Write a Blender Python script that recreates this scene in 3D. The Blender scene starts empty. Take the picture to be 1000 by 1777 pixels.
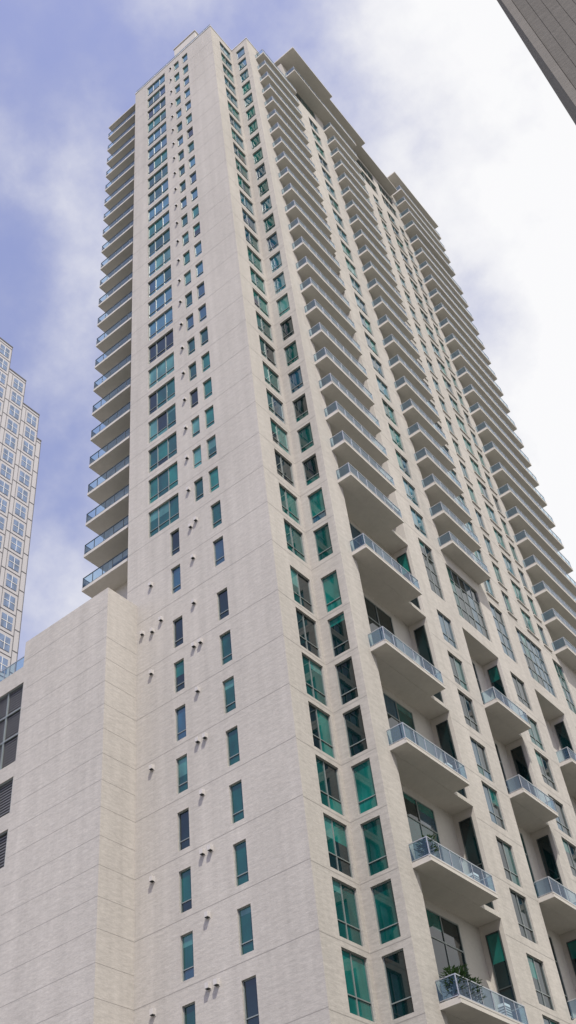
import bpy, math, random
from mathutils import Matrix, Vector
random.seed(7)
scene=bpy.context.scene
scene.view_settings.view_transform='Standard'; scene.view_settings.look='None'; scene.view_settings.exposure=0

# ---------------------------------------------------------------- materials
def mat(name):
    m=bpy.data.materials.new(name); m.use_nodes=True
    nt=m.node_tree; return m,nt,nt.nodes,nt.links,nt.nodes['Principled BSDF']
def N(nodes,t,**k):
    n=nodes.new(t)
    for a,b in k.items(): setattr(n,a,b)
    return n
def noise(nodes,links,vec,scale,sc=(1,1,1),detail=4,rough=.6):
    mp=N(nodes,'ShaderNodeMapping'); mp.inputs['Scale'].default_value=sc
    links.new(vec,mp.inputs['Vector'])
    n=N(nodes,'ShaderNodeTexNoise'); n.inputs['Scale'].default_value=scale
    n.inputs['Detail'].default_value=detail; n.inputs['Roughness'].default_value=rough
    links.new(mp.outputs[0],n.inputs['Vector']); return n.outputs['Fac']
def concrete(name,col,var=.16,bump=.35,rough=.9,streak=1.0):
    m,nt,nodes,links,p=mat(name)
    tc=N(nodes,'ShaderNodeTexCoord').outputs['Object']
    a=noise(nodes,links,tc,1.0,(1.1,1.1,6),4,.7)      # horizontal board streaks
    b=noise(nodes,links,tc,3.2,(1,1,2.0),5,.8)     # mottling
    c=noise(nodes,links,tc,.12,(1,1,.6),3,.5)       # large patches
    d=noise(nodes,links,tc,1.0,(1.3,1.3,.06),4,.6)  # rain stains
    def mad(x,k,y=None):
        q=N(nodes,'ShaderNodeMath',operation='MULTIPLY_ADD'); links.new(x,q.inputs[0]); q.inputs[1].default_value=k
        if y is None: q.inputs[2].default_value=0
        else: links.new(y,q.inputs[2])
        return q.outputs[0]
    s=mad(a,.8*streak); s=mad(b,.9,s); s=mad(c,.6,s); s=mad(d,.65,s)
    mr=N(nodes,'ShaderNodeMapRange'); tot=(.8*streak+.9+.6+.65)/2
    mr.inputs['From Min'].default_value=tot-.42; mr.inputs['From Max'].default_value=tot+.42
    mr.inputs['To Min'].default_value=1-var; mr.inputs['To Max'].default_value=1+var
    links.new(s,mr.inputs['Value'])
    vm=N(nodes,'ShaderNodeVectorMath',operation='SCALE'); vm.inputs[0].default_value=col
    links.new(mr.outputs[0],vm.inputs['Scale']); links.new(vm.outputs[0],p.inputs['Base Color'])
    p.inputs['Roughness'].default_value=rough
    p.inputs['Specular IOR Level'].default_value=.25
    bp=N(nodes,'ShaderNodeBump'); bp.inputs['Strength'].default_value=bump; bp.inputs['Distance'].default_value=.04
    hb=mad(a,.6); hb=mad(b,1.0,hb)
    links.new(hb,bp.inputs['Height']); links.new(bp.outputs[0],p.inputs['Normal'])
    return m
def plain(name,col,rough=.5,metal=0,spec=.5,var=.06):
    m,nt,nodes,links,p=mat(name)
    tc=N(nodes,'ShaderNodeTexCoord').outputs['Object']
    a=noise(nodes,links,tc,2.0)
    mr=N(nodes,'ShaderNodeMapRange'); mr.inputs['To Min'].default_value=1-var*2; mr.inputs['To Max'].default_value=1+var*2
    links.new(a,mr.inputs['Value'])
    vm=N(nodes,'ShaderNodeVectorMath',operation='SCALE'); vm.inputs[0].default_value=col
    links.new(mr.outputs[0],vm.inputs['Scale']); links.new(vm.outputs[0],p.inputs['Base Color'])
    p.inputs['Roughness'].default_value=rough; p.inputs['Metallic'].default_value=metal
    p.inputs['Specular IOR Level'].default_value=spec
    return m
def glass(name,col,spec=.6,ior=1.6):
    m,nt,nodes,links,p=mat(name)
    tc=N(nodes,'ShaderNodeTexCoord').outputs['Object']
    a=noise(nodes,links,tc,.9,(1,1,.5),2,.5)
    mr=N(nodes,'ShaderNodeMapRange'); mr.inputs['From Min'].default_value=.3; mr.inputs['From Max'].default_value=.7
    mr.inputs['To Min'].default_value=.6; mr.inputs['To Max'].default_value=1.35
    links.new(a,mr.inputs['Value'])
    vm=N(nodes,'ShaderNodeVectorMath',operation='SCALE'); vm.inputs[0].default_value=col
    links.new(mr.outputs[0],vm.inputs['Scale']); links.new(vm.outputs[0],p.inputs['Base Color'])
    p.inputs['Roughness'].default_value=.04; p.inputs['IOR'].default_value=ior
    p.inputs['Specular IOR Level'].default_value=spec
    bp=N(nodes,'ShaderNodeBump'); bp.inputs['Strength'].default_value=.08; bp.inputs['Distance'].default_value=.05
    w=noise(nodes,links,tc,.7,(1,1,1),1,.4); links.new(w,bp.inputs['Height']); links.new(bp.outputs[0],p.inputs['Normal'])
    return m
def railglass(name,tint,refl):
    m,nt,nodes,links,p=mat(name)
    nodes.remove(p); out=nodes['Material Output']
    t=N(nodes,'ShaderNodeBsdfTransparent'); t.inputs[0].default_value=(*tint,1)
    g=N(nodes,'ShaderNodeBsdfGlossy'); g.inputs['Roughness'].default_value=.05; g.inputs[0].default_value=(.9,.93,1,1)
    d=N(nodes,'ShaderNodeBsdfDiffuse'); d.inputs[0].default_value=(.16,.27,.46,1)
    lw=N(nodes,'ShaderNodeLayerWeight'); lw.inputs[0].default_value=refl
    m1=N(nodes,'ShaderNodeMixShader'); m1.inputs[0].default_value=.14
    links.new(t.outputs[0],m1.inputs[1]); links.new(d.outputs[0],m1.inputs[2])
    m2=N(nodes,'ShaderNodeMixShader'); links.new(lw.outputs['Fresnel'],m2.inputs[0])
    links.new(m1.outputs[0],m2.inputs[1]); links.new(g.outputs[0],m2.inputs[2]); links.new(m2.outputs[0],out.inputs[0])
    return m
MATS={
 'con':concrete('stucco_concrete',(.43,.408,.368),var=.23,bump=.35),
 'conl':concrete('smooth_stucco',(.50,.478,.435),var=.12,bump=.1,streak=.4),
 'joint':plain('panel_joint',(.28,.265,.24),.9),
 'g0':glass('teal_glass',(.002,.060,.054)),
 'g1':glass('dark_glass',(.002,.013,.015)),
 'g2':glass('teal_blind_glass',(.006,.115,.098)),
 'g3':glass('blue_glass',(.008,.055,.09),1.0),
 'g4':glass('sky_reflection_glass',(.012,.11,.15),1.0,1.9),  # blue of the reflected sky put into the base colour
 'g5':glass('curtained_glass',(.05,.17,.155),.7),
 'frame':plain('window_frame',(.24,.27,.26),.45,.3),
 'framed':plain('dark_frame',(.06,.075,.075),.45,.3),
 'white':plain('white_paint',(.70,.70,.68),.5),
 'rail':plain('aluminium_rail',(.42,.44,.47),.35,.6),
 'rg':railglass('railing_glass',(.60,.77,.83),.20),
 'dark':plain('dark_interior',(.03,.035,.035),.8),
 'louv':plain('louver_metal',(.13,.13,.13),.5,.2),
 'vent':plain('vent_metal',(.50,.48,.45),.5,.0),
}
MATS['ow']=concrete('office_cladding',(.46,.45,.455),var=.05,bump=.05,streak=.2)
MATS['og']=glass('office_glass',(.12,.18,.30),.8)
MATS['oj']=plain('office_joint',(.12,.12,.13),.7)
MATS['nb']=concrete('weathered_panel',(.115,.108,.095),var=.35,bump=.3)
MATS['nbe']=concrete('weathered_edge',(.17,.16,.14),var=.2,bump=.3)
MATS['leaf']=plain('leaf',(.05,.11,.03),.6,var=.3)
MATS['pot']=plain('clay_pot',(.30,.12,.07),.8)
MATS['asph']=concrete('asphalt',(.05,.05,.052),var=.2,streak=0)
MATS['pave']=concrete('pavement_concrete',(.32,.31,.29),var=.1,streak=0)
MATS['grd']=concrete('ground_mix',(.16,.16,.14),var=.25,streak=0)

class MB:
    def __init__(s,name,parent=None):
        s.name=name;s.v=[];s.f=[];s.m=[];s.parent=parent;s.mats=[]
    def mi(s,k):
        if k not in s.mats: s.mats.append(k)
        return s.mats.index(k)
    def quad(s,a,b,c,d,k):
        i=len(s.v); s.v+= [a,b,c,d]; s.f.append((i,i+1,i+2,i+3)); s.m.append(s.mi(k))
    def tri(s,a,b,c,k):
        i=len(s.v); s.v+= [a,b,c]; s.f.append((i,i+1,i+2)); s.m.append(s.mi(k))
    def wbox(s,x0,x1,y0,y1,z0,z1,k):
        if x0>x1:x0,x1=x1,x0
        if y0>y1:y0,y1=y1,y0
        i=len(s.v)
        s.v+=[(x0,y0,z0),(x1,y0,z0),(x1,y1,z0),(x0,y1,z0),(x0,y0,z1),(x1,y0,z1),(x1,y1,z1),(x0,y1,z1)]
        for f in ((0,3,2,1),(4,5,6,7),(0,1,5,4),(1,2,6,5),(2,3,7,6),(3,0,4,7)):
            s.f.append(tuple(i+j for j in f)); s.m.append(s.mi(k))
    def done(s):
        me=bpy.data.meshes.new(s.name); me.from_pydata(s.v,[],s.f)
        for k in s.mats: me.materials.append(MATS[k])
        me.polygons.foreach_set('material_index',s.m); me.update()
        o=bpy.data.objects.new(s.name,me); scene.collection.objects.link(o)
        if s.parent: o.parent=s.parent
        return o
def empty(name):
    e=bpy.data.objects.new(name,None); scene.collection.objects.link(e); return e

# face helpers: kind 'A' plane y=c facing -y (u=x);  kind 'B' plane x=c facing +x (u=y)
def pt(k,c,u,d,z): return (u,c-d,z) if k=='A' else (c+d,u,z)
def fbox(mb,k,c,u0,u1,d0,d1,z0,z1,m):
    a=pt(k,c,u0,d0,z0); b=pt(k,c,u1,d1,z1); mb.wbox(a[0],b[0],a[1],b[1],z0,z1,m)
def fquad(mb,k,c,u0,u1,d,z0,z1,m,tilt=0):
    r=lambda: random.uniform(-tilt,tilt)
    mb.quad(pt(k,c,u0,d+r(),z0),pt(k,c,u1,d+r(),z0),pt(k,c,u1,d+r(),z1),pt(k,c,u0,d+r(),z1),m)
def wall(mb,k,c,u0,u1,z0,z1,holes,m='con'):
    hs=[h for h in holes if h[1]>u0 and h[0]<u1 and h[3]>z0 and h[2]<z1]
    us=sorted({u0,u1,*[min(max(x,u0),u1) for h in hs for x in h[:2]]})
    for a,b in zip(us,us[1:]):
        if b-a<1e-6: continue
        mid=(a+b)/2
        col=sorted([(h[2],h[3]) for h in hs if h[0]<mid<h[1]])
        z=z0
        for p,q in col:
            if p>z+1e-6: fquad(mb,k,c,a,b,0,z,p,m)
            z=max(z,q)
        if z<z1-1e-6: fquad(mb,k,c,a,b,0,z,z1,m)
def reveal(mb,k,c,u0,u1,z0,z1,dep,m='con',back=None,floor=True):
    P=lambda u,d,z: pt(k,c,u,d,z)
    mb.quad(P(u0,-dep,z0),P(u0,0,z0),P(u0,0,z1),P(u0,-dep,z1),m)
    mb.quad(P(u1,0,z0),P(u1,-dep,z0),P(u1,-dep,z1),P(u1,0,z1),m)
    mb.quad(P(u0,0,z1),P(u1,0,z1),P(u1,-dep,z1),P(u0,-dep,z1),m)
    if floor: mb.quad(P(u0,-dep,z0),P(u1,-dep,z0),P(u1,0,z0),P(u0,0,z0),m)
    if back: fquad(mb,k,c,u0,u1,-dep,z0,z1,back)
def gl(w):
    r=random.random()
    for k,p in w:
        if r<p: return k
        r-=p
    return w[0][0]
WT=[('g0',.44),('g1',.25),('g2',.17),('g3',.06),('g5',.08)]
WU=[('g0',.20),('g1',.06),('g2',.14),('g3',.18),('g4',.36),('g5',.06)]  # upper floors: mostly panes with the sky reflection coloured in
WD=[('g1',.6),('g0',.25),('g3',.15)]
WB=[('g1',.4),('g0',.25),('g3',.35)]
def window(mb,gm,k,c,u0,u1,z0,z1,sp=(),tr=(),rec=.16,fr=.05,w=WT,fm='frame',rev=True,d0=0):
    if rev: reveal(mb,k,c,u0,u1,z0,z1,rec,'con')
    us=[u0]+[u0+(u1-u0)*s for s in sp]+[u1]; zs=[z0]+[z0+(z1-z0)*s for s in tr]+[z1]
    d=d0-rec
    g=gl(w)
    for a,b in zip(us,us[1:]):
        gg=g if random.random()<.7 else gl(w)
        # a roller blind drawn part of the way down behind the pane
        for p,q in zip(zs,zs[1:]):
            mt=gg if random.random()<.85 else gl(w)
            if q==zs[-1] and gg in('g1','g0') and random.random()<.25:
                h=p+(q-p)*random.uniform(.3,.8)
                fquad(gm,k,c,a,b,d+.01,p,h,mt); fquad(gm,k,c,a,b,d+.01,h,q,'g5' if mt=='g0' else 'g2')
            else: fquad(gm,k,c,a,b,d+.01,p,q,mt,tilt=.012)
    for i,x in enumerate(us):
        h=fr/2
        a,b=(x,x+fr) if i==0 else ((x-fr,x) if i==len(us)-1 else (x-h,x+h))
        fbox(mb,k,c,a,b,d-.01,d+.06,z0,z1,fm)
    for i,x in enumerate(zs):
        h=fr/2
        a,b=(x,x+fr) if i==0 else ((x-fr,x) if i==len(zs)-1 else (x-h,x+h))
        fbox(mb,k,c,u0,u1,d-.008,d+.055,a,b,fm)

tower=empty('high_rise_apartment_building')
WALL=MB('walls',tower); WIN=MB('window_frames',tower); GL=MB('window_glass',tower)
BAL=MB('balcony_slabs',tower); RAIL=MB('balcony_railings',tower); RG=MB('railing_glass',tower)
JNT=MB('panel_joints',tower); VNT=MB('wall_vents',tower); ROOF=MB('roof_parapets',tower)

LOW=[43.3-3.45*i for i in range(12)]      # 43.3 .. 5.35
MID=[47.5,50.95]
UP=[54.45+3.477*k for k in range(23)]
TOP=134.9
DX,DY=2.4,4.0     # stepped corner
XL=-12.75         # left end of slab

# ------------------------------------------------ face A
hA=[]
def winA(u0,u1,z0,z1,**k):
    hA.append((u0,u1,z0,z1)); window(WIN,GL,'A',0,u0,u1,z0,z1,**k)
for i,f in enumerate(UP):
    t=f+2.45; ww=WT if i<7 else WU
    winA(-10.7,-7.7,t-2.65,t,sp=(.30,.66),tr=(.27,),w=ww)
    winA(-6.2,-5.35,t-2.2,t-.05,tr=(.25,),w=ww)
    winA(-4.8,-3.9,t-2.3,t-.05,tr=(.25,),w=ww)
for f in MID:
    t=f+2.4
    winA(-8.6,-7.75,t-2.3,t,tr=(.25,)); winA(-4.8,-3.9,t-2.3,t,tr=(.25,))
for f in LOW:
    t=f+2.03
    winA(-8.55,-7.7,t-2.3,t,tr=(.25,)); winA(-4.75,-3.87,t-2.3,t,tr=(.25,))
wall(WALL,'A',0,XL,0,0,TOP,hA)
for f in UP+MID+LOW:
    fbox(JNT,'A',0,XL if f>49 else -11.8,0,-.01,.004,f-.62,f-.585,'joint')
# ------------------------------------------------ B1 strip & A' strip
hB1=[];hA2=[]
def winB1(z0,z1,**k):
    hB1.append((1.6,3.65,z0,z1)); window(WIN,GL,'B',0,1.6,3.65,z0,z1,**k)
def winA2(z0,z1,**k):
    hA2.append((.6,1.85,z0,z1)); window(WIN,GL,'A',DY,.6,1.85,z0,z1,**k)
for i,f in enumerate(UP):
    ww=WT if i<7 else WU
    winB1(f-.15,f+2.5,sp=(.42,),tr=(.27,),w=ww); winA2(f-.1,f+2.5,tr=(.25,),w=ww)
for f in MID:
    winB1(f-.35,f+2.45,sp=(.42,),tr=(.27,)); winA2(f-.35,f+2.45,tr=(.25,))
for f in LOW:
    winB1(f-.5,f+2.45,sp=(.42,),tr=(.3,)); winA2(f-.5,f+2.4,tr=(.25,))
wall(WALL,'B',0,0,DY,0,TOP,hB1); wall(WALL,'A',DY,0,DX,0,TOP,hA2)
for f in UP+MID+LOW:
    fbox(JNT,'B',0,.0,DY-.01,-.01,.004,f-.72,f-.68,'joint'); fbox(JNT,'A',DY,.01,DX,-.01,.004,f-.72,f-.68,'joint')

# ------------------------------------------------ B2 main long face
YE=52.0; TOPB=142.6
hB=[]
def winB(u0,u1,z0,z1,**k):
    hB.append((u0,u1,z0,z1)); window(WIN,GL,'B',DX,u0,u1,z0,z1,**k)
def railing(k,c,u0,u1,d,z,h=1.05,ends=(1,1),step=1.1,tm='rail',post=.035):
    """glass railing with return sides, standing on slab top z, front at distance d"""
    fbox(RAIL,k,c,u0,u1,d-.05,d+.01,z+h-.05,z+h,tm); fbox(RAIL,k,c,u0,u1,d-.04,d,z+.06,z+.10,tm)
    n=max(1,round((u1-u0)/step))
    for i in range(n+1):
        u=u0+(u1-u0)*i/n; u=min(max(u,u0+post/2),u1-post/2)
        fbox(RAIL,k,c,u-post/2,u+post/2,d-.045,d+.005,z,z+h-.05,tm)
    fquad(RG,k,c,u0,u1,d-.02,z+.1,z+h-.05,'rg')
    for e,u in zip(ends,(u0,u1)):
        if not e: continue
        uu0,uu1=(u,u+.04) if u==u0 else (u-.04,u)
        fbox(RAIL,k,c,uu0,uu1,.0,d-.05,z+h-.05,z+h,tm); fbox(RAIL,k,c,uu0,uu1,.0,d-.05,z+.06,z+.1,tm)
        um=(uu0+uu1)/2
        RG.quad(pt(k,c,um,0,z+.1),pt(k,c,um,d-.03,z+.1),pt(k,c,um,d-.03,z+h-.05),pt(k,c,um,0,z+h-.05),'rg')
def balcony(k,c,u0,u1,d,z,th=.28,**kw):
    fbox(BAL,k,c,u0,u1,-.02,d,z-th,z,'conl')
    fbox(BAL,k,c,u0-.015,u1+.015,d-.1,d+.015,z-.06,z+.012,'conl')
    railing(k,c,u0+.03,u1-.03,d-.04,z,**kw)

def loggia(u0,u1,z0,z1,dep=1.5,kind='loft',wu=None):
    hB.append((u0,u1,z0,z1)); reveal(WALL,'B',DX,u0,u1,z0,z1,dep,'conl',back=None)
    wz1=z1-.5; a,b=wu
    wall(WALL,'B',DX-dep,u0,u1,z0,z1,[(a,b,z0+.05,wz1)],'conl')
    if kind=='loft':
        window(WIN,GL,'B',DX-dep,a,b,z0+.05,wz1,sp=(.33,.66),tr=(.22,.42,.75),rec=.05,fr=.07,w=WD,fm='frame')
        x0=DX-dep+.35
        window(WIN,GL,'A',u1-.03,x0,DX-.25,z0+.05,z1-.6,tr=(.5,),rec=-.0,fr=.06,w=[('g1',1)],fm='framed',rev=False)
    else:
        window(WIN,GL,'B',DX-dep,a,b,z0+.05,wz1,sp=(.5,),tr=(),rec=.05,fr=.06,w=WD,fm='framed')
S1=[54.75,47.75,39.85,32.95,26.05,19.15,12.25,5.35]
for top,bot in zip(S1,S1[1:]):
    loggia(5.9,14.2,bot,top-.3,wu=(6.4,11.9))
for s in S1: balcony('B',DX,5.4,12.0,1.15,s)
S2=[50.2,42.9,35.8,28.7,21.6,14.5,7.4]
for (ua,ub) in ((20.0,25.4),(31.2,36.4),(43,48.5)):
    for top,bot in zip(S2,S2[1:]):
        loggia(ua,ub,bot,top-.3,wu=(ua+.4,ub-1.4))
    for s in S2[1:]: balcony('B',DX,ua+.1,ub-.5,1.05,s)
    winB(ua+.2,ub-.3,51.2,56.6,sp=(.2,.4,.6,.8),tr=(.25,.5,.75),w=WB)
W=[(16.3,18.3),(27.0,29.3),(38.2,40.2)]
for (a,b) in W:
    winB(a,b,51.3,56.8,sp=(.5,),tr=(.25,.5,.75),w=WB,fr=.06)
    for s in S2[1:]:
        winB(a,b,s+3.75,s+6.6,sp=(.5,),tr=(.3,),w=WB)
        winB(a,b,s+.05,s+2.8,sp=(.5,),tr=(.3,),w=WB)
# upper floors
for i,f in enumerate(UP):
    s=f+.45
    if i>0:
        balcony('B',DX,5.4,12.0,1.2,s-.15,th=.3)
        balcony('B',DX,20.0,26.0,1.2,s-.15,th=.3)
        balcony('B',DX,39.5,51.6,1.3,s-.15,th=.3)
    zt=s+3.477-.45
    if i==22: zt=TOP-.6
    loggia(5.9,14.2,s-.15,zt-.0,kind='flat',wu=(6.3,13.2))
    if i>0:
        loggia(20.4,25.7,s-.15,zt,kind='flat',wu=(20.8,25.3))
        loggia(40.0,51,s-.15,zt,kind='flat',wu=(40.5,50))
        for (a,b) in ((16.3,18.3),(27.2,29.0),(30.8,32.2),(34.2,36.2),(37.3,38.6)):
            winB(a,b,f-.1,f+2.5,sp=(.5,),tr=(.27,),w=WU)
            if a>20: fbox(BAL,'B',DX,a-.1,b+.1,0,.12,f-.2,f-.1,'conl')
# penthouse floors
for z in (135.6,139.2):
    for (a,b) in ((13,18.5),(20.4,26),(27.2,33),(34.2,38.0)):
        winB(a,b,z,z+2.8,sp=(.25,.5,.75),tr=(.7,),w=WD)
for z in (134.4,137.9,141.4,144.9):
    loggia(40.0,49.8,z,z+3.1,kind='flat',wu=(40.5,49.3))
    balcony('B',DX,39.0,50.2,1.6,z,th=.3)
wall(WALL,'B',DX,DY,12,0,TOP,hB); wall(WALL,'B',DX,12,38.6,0,TOPB,hB); wall(WALL,'B',DX,38.6,YE,0,148.6,hB)
for f in UP[1:]:
    for a,b in ((14.3,20.3),(26.1,39.4)): fbox(JNT,'B',DX,a,b,-.01,.004,f-.72,f-.68,'joint')
for s in S2[1:]:
    for a,b in ((14.3,19.9),(26.1,31.1)):
        for dz in (-.3,3.25): fbox(JNT,'B',DX,a,b,-.01,.004,s+dz,s+dz+.04,'joint')
balcony('B',DX,12.4,26.2,1.5,138.9,th=.3)
balcony('B',DX,20.0,26.2,1.2,135.3,th=.3)
# stepped penthouse roof slabs, each with a slimmer parapet on top
ROOF.wbox(DX-6,4.8,11.7,20.5,143.4,143.65,'conl')
ROOF.wbox(DX-6,4.3,20.5,29.0,143.4,143.64,'conl')
ROOF.wbox(DX-6,3.6,29.0,38.2,143.4,143.63,'conl')
ROOF.wbox(DX-5,DX+.9,12.6,38.2,143.66,144.5,'con')
ROOF.wbox(DX-6,4.2,38.2,50.5,148.6,148.85,'conl')
# other sides, roof
WALL.quad((0,0.001,TOP),(0,DY,TOP),(XL,DY,TOP),(XL,0.001,TOP),'con')
WALL.quad((DX,DY,TOP),(DX,12,TOP),(XL,12,TOP),(XL,DY,TOP),'con')
WALL.quad((DX,12,TOPB),(DX,38.6,TOPB),(XL,38.6,TOPB),(XL,12,TOPB),'con')
WALL.quad((DX,38.6,148.6),(DX,YE,148.6),(XL,YE,148.6),(XL,38.6,148.6),'con')
WALL.quad((DX,12,TOP),(XL,12,TOP),(XL,12,TOPB),(DX,12,TOPB),'con')
WALL.quad((DX,38.6,TOPB),(XL,38.6,TOPB),(XL,38.6,148.6),(DX,38.6,148.6),'con')
WALL.quad((DX,YE,0),(XL,YE,0),(XL,YE,148.6),(DX,YE,148.6),'con')
WALL.quad((XL,YE,0),(XL,2,0),(XL,2,TOPB),(XL,YE,TOPB),'con')
WALL.quad((XL,2,0),(XL,0,0),(XL,0,TOP),(XL,2,TOP),'con')
# west wing behind the side balconies
WX=-17.0; hW=[]
for f in UP:
    u0,u1=-16.6,-13.2; hW.append((u0,u1,f+.05,f+2.5)); window(WIN,GL,'A',2.1,u0,u1,f+.05,f+2.5,sp=(.5,),w=WD,rec=.1)
wall(WALL,'A',2.1,WX,XL,0,TOP-2,hW,'conl')
WALL.quad((WX,YE,0),(WX,2.1,0),(WX,2.1,TOP-2),(WX,YE,TOP-2),'con')
WALL.quad((WX,2.1,TOP-2),(XL,2.1,TOP-2),(XL,YE,TOP-2),(WX,YE,TOP-2),'con')
for f in UP+[UP[-1]+3.0]:
    z=f+.0
    if f<=UP[-1]:
        BAL.wbox(-18.1,XL-.003,.5,2.1,z-.28,z,'conl'); BAL.wbox(-18.1,WX-.003,2.1,5,z-.28,z,'conl')
        railing('A',2.1,-18.07,XL-.05,1.56,z,ends=(1,0),tm='framed')
    else: BAL.wbox(-18.1,XL-.003,.5,4,z-.2,z,'conl')
# parapet caps
ROOF.wbox(XL-.06,.06,-.06,.2,TOP,TOP+.12,'white')
ROOF.wbox(-.2,.06,.2,DY,TOP,TOP+.12,'white'); ROOF.wbox(-.2,DX+.06,DY-.06,DY+.2,TOP,TOP+.12,'white')
ROOF.wbox(DX-.2,DX+.06,DY+.2,12,TOP,TOP+.12,'white')
railing('A',0,XL,-.05,-.1,TOP+.12,h=.9,ends=(0,0))
ROOF.wbox(-6.8,-3.2,1,6,TOP,TOP+6.3,'conl'); ROOF.wbox(-6.9,-3.1,.9,6.1,TOP+6.3,TOP+6.5,'conl')
# vents: small rectangular wall caps with a dark mouth below
def vent(u,z):
    VNT.wbox(u-.11,u+.11,-.22,0.02,z-.12,z+.14,'vent')
    VNT.wbox(u-.135,u+.135,-.02,0.01,z-.18,z+.18,'vent')
    VNT.wbox(u-.09,u+.09,-.20,-.03,z-.15,z-.122,'dark')
for f in UP: vent(-6.65,f+1.9)
for i,f in enumerate(LOW):
    z=f+2.4
    if i%2: vent(-6.75,z); vent(-6.2,z)
    else: vent(-6.6,z)
    if i%2: vent(-10.4,z-.1)
vent(-6.6,52.6);vent(-6.1,52.9);vent(-6.5,49.6);vent(-10.4,49.6);vent(-11.2,45.8);vent(-10.3,45.5);vent(-9.5,46)

# ------------------------------------------------ podium
hP=[]
PY,PX,PT=-2.7,-11.8,48.6
lv=[(-31,-19.7,39.0,45.1),(-31,-19.75,35.4,37.9),(-31,-19.75,31.9,34.3),(-31,-20.2,27.8,30.4),(-31,-20.2,24,26.8)]
for h in lv: hP.append(h)
wall(WALL,'A',PY,-19.9,PX,0,PT,hP); wall(WALL,'A',PY,-45,-19.9,0,46.5,hP)
wall(WALL,'B',PX,PY,0.0,0,PT,[],'con')
WALL.quad((-19.9,PY,46.5),(-19.9,PY,PT),(-19.9,0,PT),(-19.9,0,46.5),'con')
for a,b,t in ((-19.9,PX,PT),(-45,-19.9,46.5)):
    WALL.quad((a,PY,t),(b,PY,t),(b,PY+.3,t),(a,PY+.3,t),'con')
    WALL.quad((a,PY+.3,t-1),(b,PY+.3,t-1),(b,30,t-1),(a,30,t-1),'con')
WALL.quad((PX,PY,PT),(PX,0,PT),(PX-.3,0,PT),(PX-.3,PY,PT),'con')
railing('A',PY,-45,-19.95,-.15,46.5,h=1.1,ends=(0,0),tm='rail')
for h in lv:
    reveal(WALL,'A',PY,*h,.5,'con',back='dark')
    z=h[2]+.1
    while z<h[3]-.05:
        fbox(WIN,'A',PY,h[0],h[1],-.32,-.2,z,z+.1,'louv'); z+=.2
    u=h[1]-.06
    while u>h[0]:
        fbox(WIN,'A',PY,u-.1,u,-.2,-.1,h[2],h[3],'frame'); u-=1.5
    zz=[h[3]-.08]+([h[3]-2.0,h[3]-4.0] if h[3]-h[2]>5 else [])
    for q in zz: fbox(WIN,'A',PY,h[0],h[1],-.19,-.09,q,q+.08,'frame')
for f in LOW:
    for dz in (-.6,1.1):
        if f+dz<46 : fbox(JNT,'A',PY,-19.6,PX,-.01,.004,f+dz-.012,f+dz+.012,'joint'); fbox(JNT,'B',PX,PY,-.01,-.01,.004,f+dz-.012,f+dz+.012,'joint')
fbox(JNT,'A',PY,-19.9,PX,-.01,.004,46.9,46.93,'joint')
# condenser units and louvred screens standing on the loft balconies
for s in S1[1:6]:
    WIN.wbox(2.45,2.85,11.2,11.75,s+.02,s+1.25,'white')
    for q in range(8): WIN.wbox(2.43,2.87,11.18,11.77,s+.15+q*.13,s+.19+q*.13,'louv')
for mb in (WALL,WIN,GL,BAL,RAIL,RG,JNT,VNT,ROOF): mb.done()

def potted(x,y,z,h,seed):
    random.seed(seed); e=MB('potted_plant')
    n=10
    for i in range(n):
        a,b=2*math.pi*i/n,2*math.pi*(i+1)/n
        e.quad((x+.12*math.cos(a),y+.12*math.sin(a),z),(x+.12*math.cos(b),y+.12*math.sin(b),z),(x+.17*math.cos(b),y+.17*math.sin(b),z+.3),(x+.17*math.cos(a),y+.17*math.sin(a),z+.3),'pot')
    for i in range(260):
        a=random.uniform(0,6.28); r=random.uniform(0,.42); zz=z+.3+random.uniform(0,h)
        c=Vector((x+r*math.cos(a),y+r*math.sin(a),zz)); t=Vector((math.cos(a),math.sin(a),random.uniform(-.3,.9))).normalized()*.28
        s=Vector((-math.sin(a),math.cos(a),0))*.06
        e.quad(tuple(c),tuple(c+t*.5+s),tuple(c+t),tuple(c+t*.5-s),'leaf')
    for i in range(5):
        a=i*1.3; e.quad((x,y,z+.2),(x+.01,y+.01,z+.2),(x+.2*math.cos(a)+.01,y+.2*math.sin(a),z+.3+h),(x+.2*math.cos(a),y+.2*math.sin(a),z+.3+h),'leaf')
    e.done()
potted(3.1,5.9,19.15,1.1,1); potted(3.05,6.7,19.15,1.4,2); potted(3.1,7.6,19.15,1.0,4); potted(3.1,6.1,26.05,.9,3)

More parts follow.
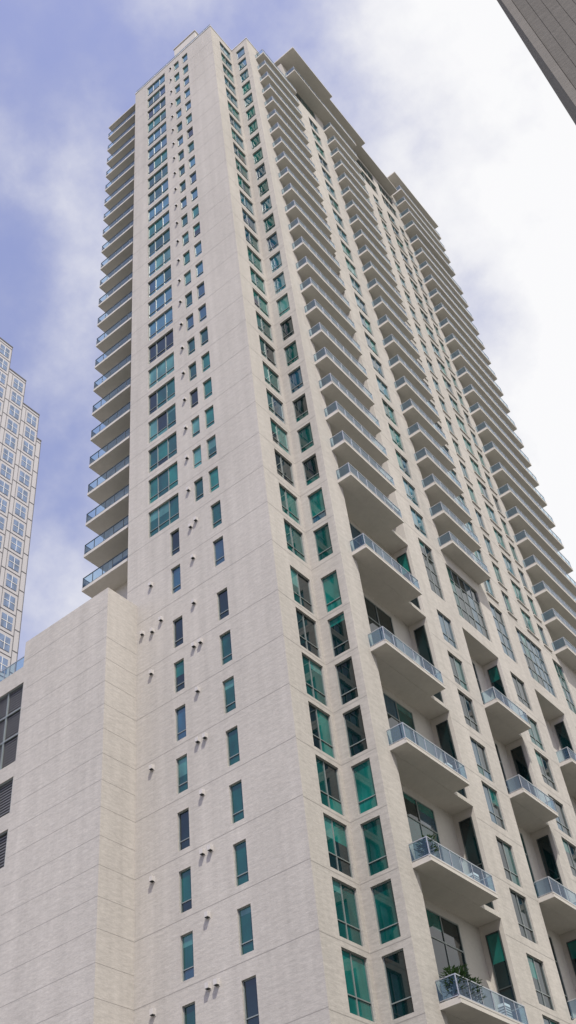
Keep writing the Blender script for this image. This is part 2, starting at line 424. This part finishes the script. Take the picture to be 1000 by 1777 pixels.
# ------------------------------------------------ distant office tower (left)
off=empty('office_tower'); OW=MB('cladding',off); OG=MB('windows',off); OF=MB('frames',off)
X0=-80
tiers=[(4,32.8,178.2),(32.8,37.0,171.2),(37.0,41.1,164.2),(41.1,42.2,157.3)]
for i,(a,b,t) in enumerate(tiers):
    OW.wbox(X0-30+i*2,X0,a,b,0,t,'ow')
for a,b,t in tiers:
    z=t-1.2
    while z>80:
        u=b-.4
        while u-2.7>a-.2 and b-a>2:
            w0=(u-2.4,u-.2); z0,z1=z-3.0,z-.3
            OF.wbox(X0+.02,X0+.05,u-2.88,u-2.80,z-4.1,z+.3,'oj')
            OG.quad((X0+.06,w0[0],z0),(X0+.06,w0[1],z0),(X0+.06,w0[1],z1),(X0+.06,w0[0],z1),'og')
            m=(w0[0]+w0[1])/2; OF.wbox(X0+.07,X0+.10,m-.05,m+.05,z0,z1,'white')
            zm=(z0+z1)/2; OF.wbox(X0+.07,X0+.105,w0[0],w0[1],zm-.05,zm+.05,'white')
            u-=3.0
        OF.wbox(X0+.02,X0+.055,a,b,z+.42,z+.52,'oj')
        z-=4.2
    OF.wbox(X0-.5,X0+.1,a,b+.05,t,t+.25,'oj'); OF.wbox(X0+.02,X0+.06,b-.12,b,80,t,'oj')
for m in (OW,OG,OF): m.done()

# ------------------------------------------------ neighbouring building (upper right)
nb=empty('neighbouring_building'); NW=MB('walls',nb)
NX,NY=27.6,-20
NW.wbox(NX,NX+22,NY,NY+12,0,52,'nb')
NW.wbox(NX-.03,NX+.25,NY-.07,NY+12.03,0,52.1,'nbe')
x=NX+.27
while x<NX+22:
    NW.wbox(x,x+.38,NY-.03,NY-.002,0,52,'nb'); x+=.395
NW.done()

# ------------------------------------------------ ground
g=MB('ground'); g.quad((-3000,-3000,0),(3000,-3000,0),(3000,3000,0),(-3000,3000,0),'grd'); g.done()
r=MB('road'); r.wbox(-300,300,-34,-22,-.1,.004,'asph'); r.wbox(8,20,-21.9,300,-.1,.008,'asph'); r.done()
s=MB('sidewalk'); s.wbox(-300,7.9,-21.8,-16,0,.13,'pave'); s.wbox(21,300,-42,-34.1,0,.13,'pave'); s.done()

# ------------------------------------------------ world
w=bpy.data.worlds.new('World'); scene.world=w; w.use_nodes=True
nt=w.node_tree; nodes=nt.nodes; links=nt.links
bg=nodes['Background']; bg.inputs['Strength'].default_value=.15
sd=Vector((.42,-.34,.84)).normalized()
sky=N(nodes,'ShaderNodeTexSky'); sky.sky_type='NISHITA'; sky.sun_disc=False
sky.sun_elevation=math.asin(sd.z); sky.sun_rotation=math.atan2(sd.x,sd.y)
sky.air_density=1.0; sky.dust_density=1.0; sky.ozone_density=1.5
tc=N(nodes,'ShaderNodeTexCoord').outputs['Generated']
def wn(scale,sc,detail,rough,dist=0,loc=(0,0,0)):
    mp=N(nodes,'ShaderNodeMapping'); mp.inputs['Scale'].default_value=sc; mp.inputs['Location'].default_value=loc
    links.new(tc,mp.inputs['Vector'])
    n=N(nodes,'ShaderNodeTexNoise'); n.inputs['Scale'].default_value=scale; n.inputs['Detail'].default_value=detail
    n.inputs['Roughness'].default_value=rough; n.inputs['Distortion'].default_value=dist
    links.new(mp.outputs[0],n.inputs['Vector']); return n.outputs['Fac']
def wmath(op,a,b):
    q=N(nodes,'ShaderNodeMath',operation=op)
    for i,x in enumerate((a,b)):
        if isinstance(x,(int,float)): q.inputs[i].default_value=x
        else: links.new(x,q.inputs[i])
    return q.outputs[0]
n1=wn(3.6,(1,1,1),12,.56,.0,(5.3,2.1,1.4))
n2=wn(9.0,(1,1,1),8,.6,.0,(1.3,7.1,.4))
nn=wmath('ADD',wmath('MULTIPLY',n1,.8),wmath('MULTIPLY',n2,.2))
dot=N(nodes,'ShaderNodeVectorMath',operation='DOT_PRODUCT'); links.new(tc,dot.inputs[0])
v=Vector((.55,.80,.15)).normalized(); dot.inputs[1].default_value=v
mr=N(nodes,'ShaderNodeMapRange'); mr.inputs['From Min'].default_value=.12; mr.inputs['From Max'].default_value=.62
mr.inputs['To Min'].default_value=-.01; mr.inputs['To Max'].default_value=.36; links.new(dot.outputs['Value'],mr.inputs['Value'])
ad=wmath('ADD',nn,mr.outputs[0])
cm=N(nodes,'ShaderNodeMapRange'); cm.interpolation_type='SMOOTHSTEP'
cm.inputs['From Min'].default_value=.42; cm.inputs['From Max'].default_value=.72
cm.inputs['To Min'].default_value=.17; cm.inputs['To Max'].default_value=1.0; links.new(ad,cm.inputs['Value'])
mx=N(nodes,'ShaderNodeMix'); mx.data_type='RGBA'
links.new(cm.outputs[0],mx.inputs['Factor'])
tint=N(nodes,'ShaderNodeMix'); tint.data_type='RGBA'; tint.blend_type='MULTIPLY'; tint.inputs['Factor'].default_value=1
links.new(sky.outputs[0],tint.inputs[6]); tint.inputs[7].default_value=(1.95,1.54,1.68,1)
# thin cloud is greyish, thick lit cloud is white
cc=N(nodes,'ShaderNodeMix'); cc.data_type='RGBA'; cc.inputs[6].default_value=(3.8,3.9,4.8,1); cc.inputs[7].default_value=(6.4,6.4,6.5,1)
cr=N(nodes,'ShaderNodeMapRange'); cr.inputs['From Min'].default_value=.5; cr.inputs['From Max'].default_value=.77; links.new(ad,cr.inputs['Value'])
links.new(cr.outputs[0],cc.inputs['Factor'])
links.new(tint.outputs[2],mx.inputs[6]); links.new(cc.outputs[2],mx.inputs[7])
links.new(mx.outputs[2],bg.inputs['Color'])

sl=bpy.data.lights.new('sun','SUN'); sl.energy=4.8; sl.angle=math.radians(.6); sl.color=(1,.95,.86)
so=bpy.data.objects.new('sun',sl); scene.collection.objects.link(so)
so.rotation_euler=sd.to_track_quat('Z','Y').to_euler()

# ------------------------------------------------ camera
cam=bpy.data.cameras.new('camera'); co=bpy.data.objects.new('camera',cam); scene.collection.objects.link(co)
R=[[0.77437,0.62522,-0.09721],[-0.5015,0.5128,-0.69681],[-0.38581,0.58834,0.71064]]
X=Vector(R[0]);Yc=-Vector(R[1]);Zc=-Vector(R[2])
mw=Matrix((X,Yc,Zc)).transposed().to_4x4(); mw.translation=Vector((26.79,-38.62,1.6))
co.matrix_world=mw
cam.sensor_fit='VERTICAL'; cam.sensor_height=36; cam.lens=36*1806.5/1777
cam.clip_end=8000; cam.clip_start=.1
scene.camera=co
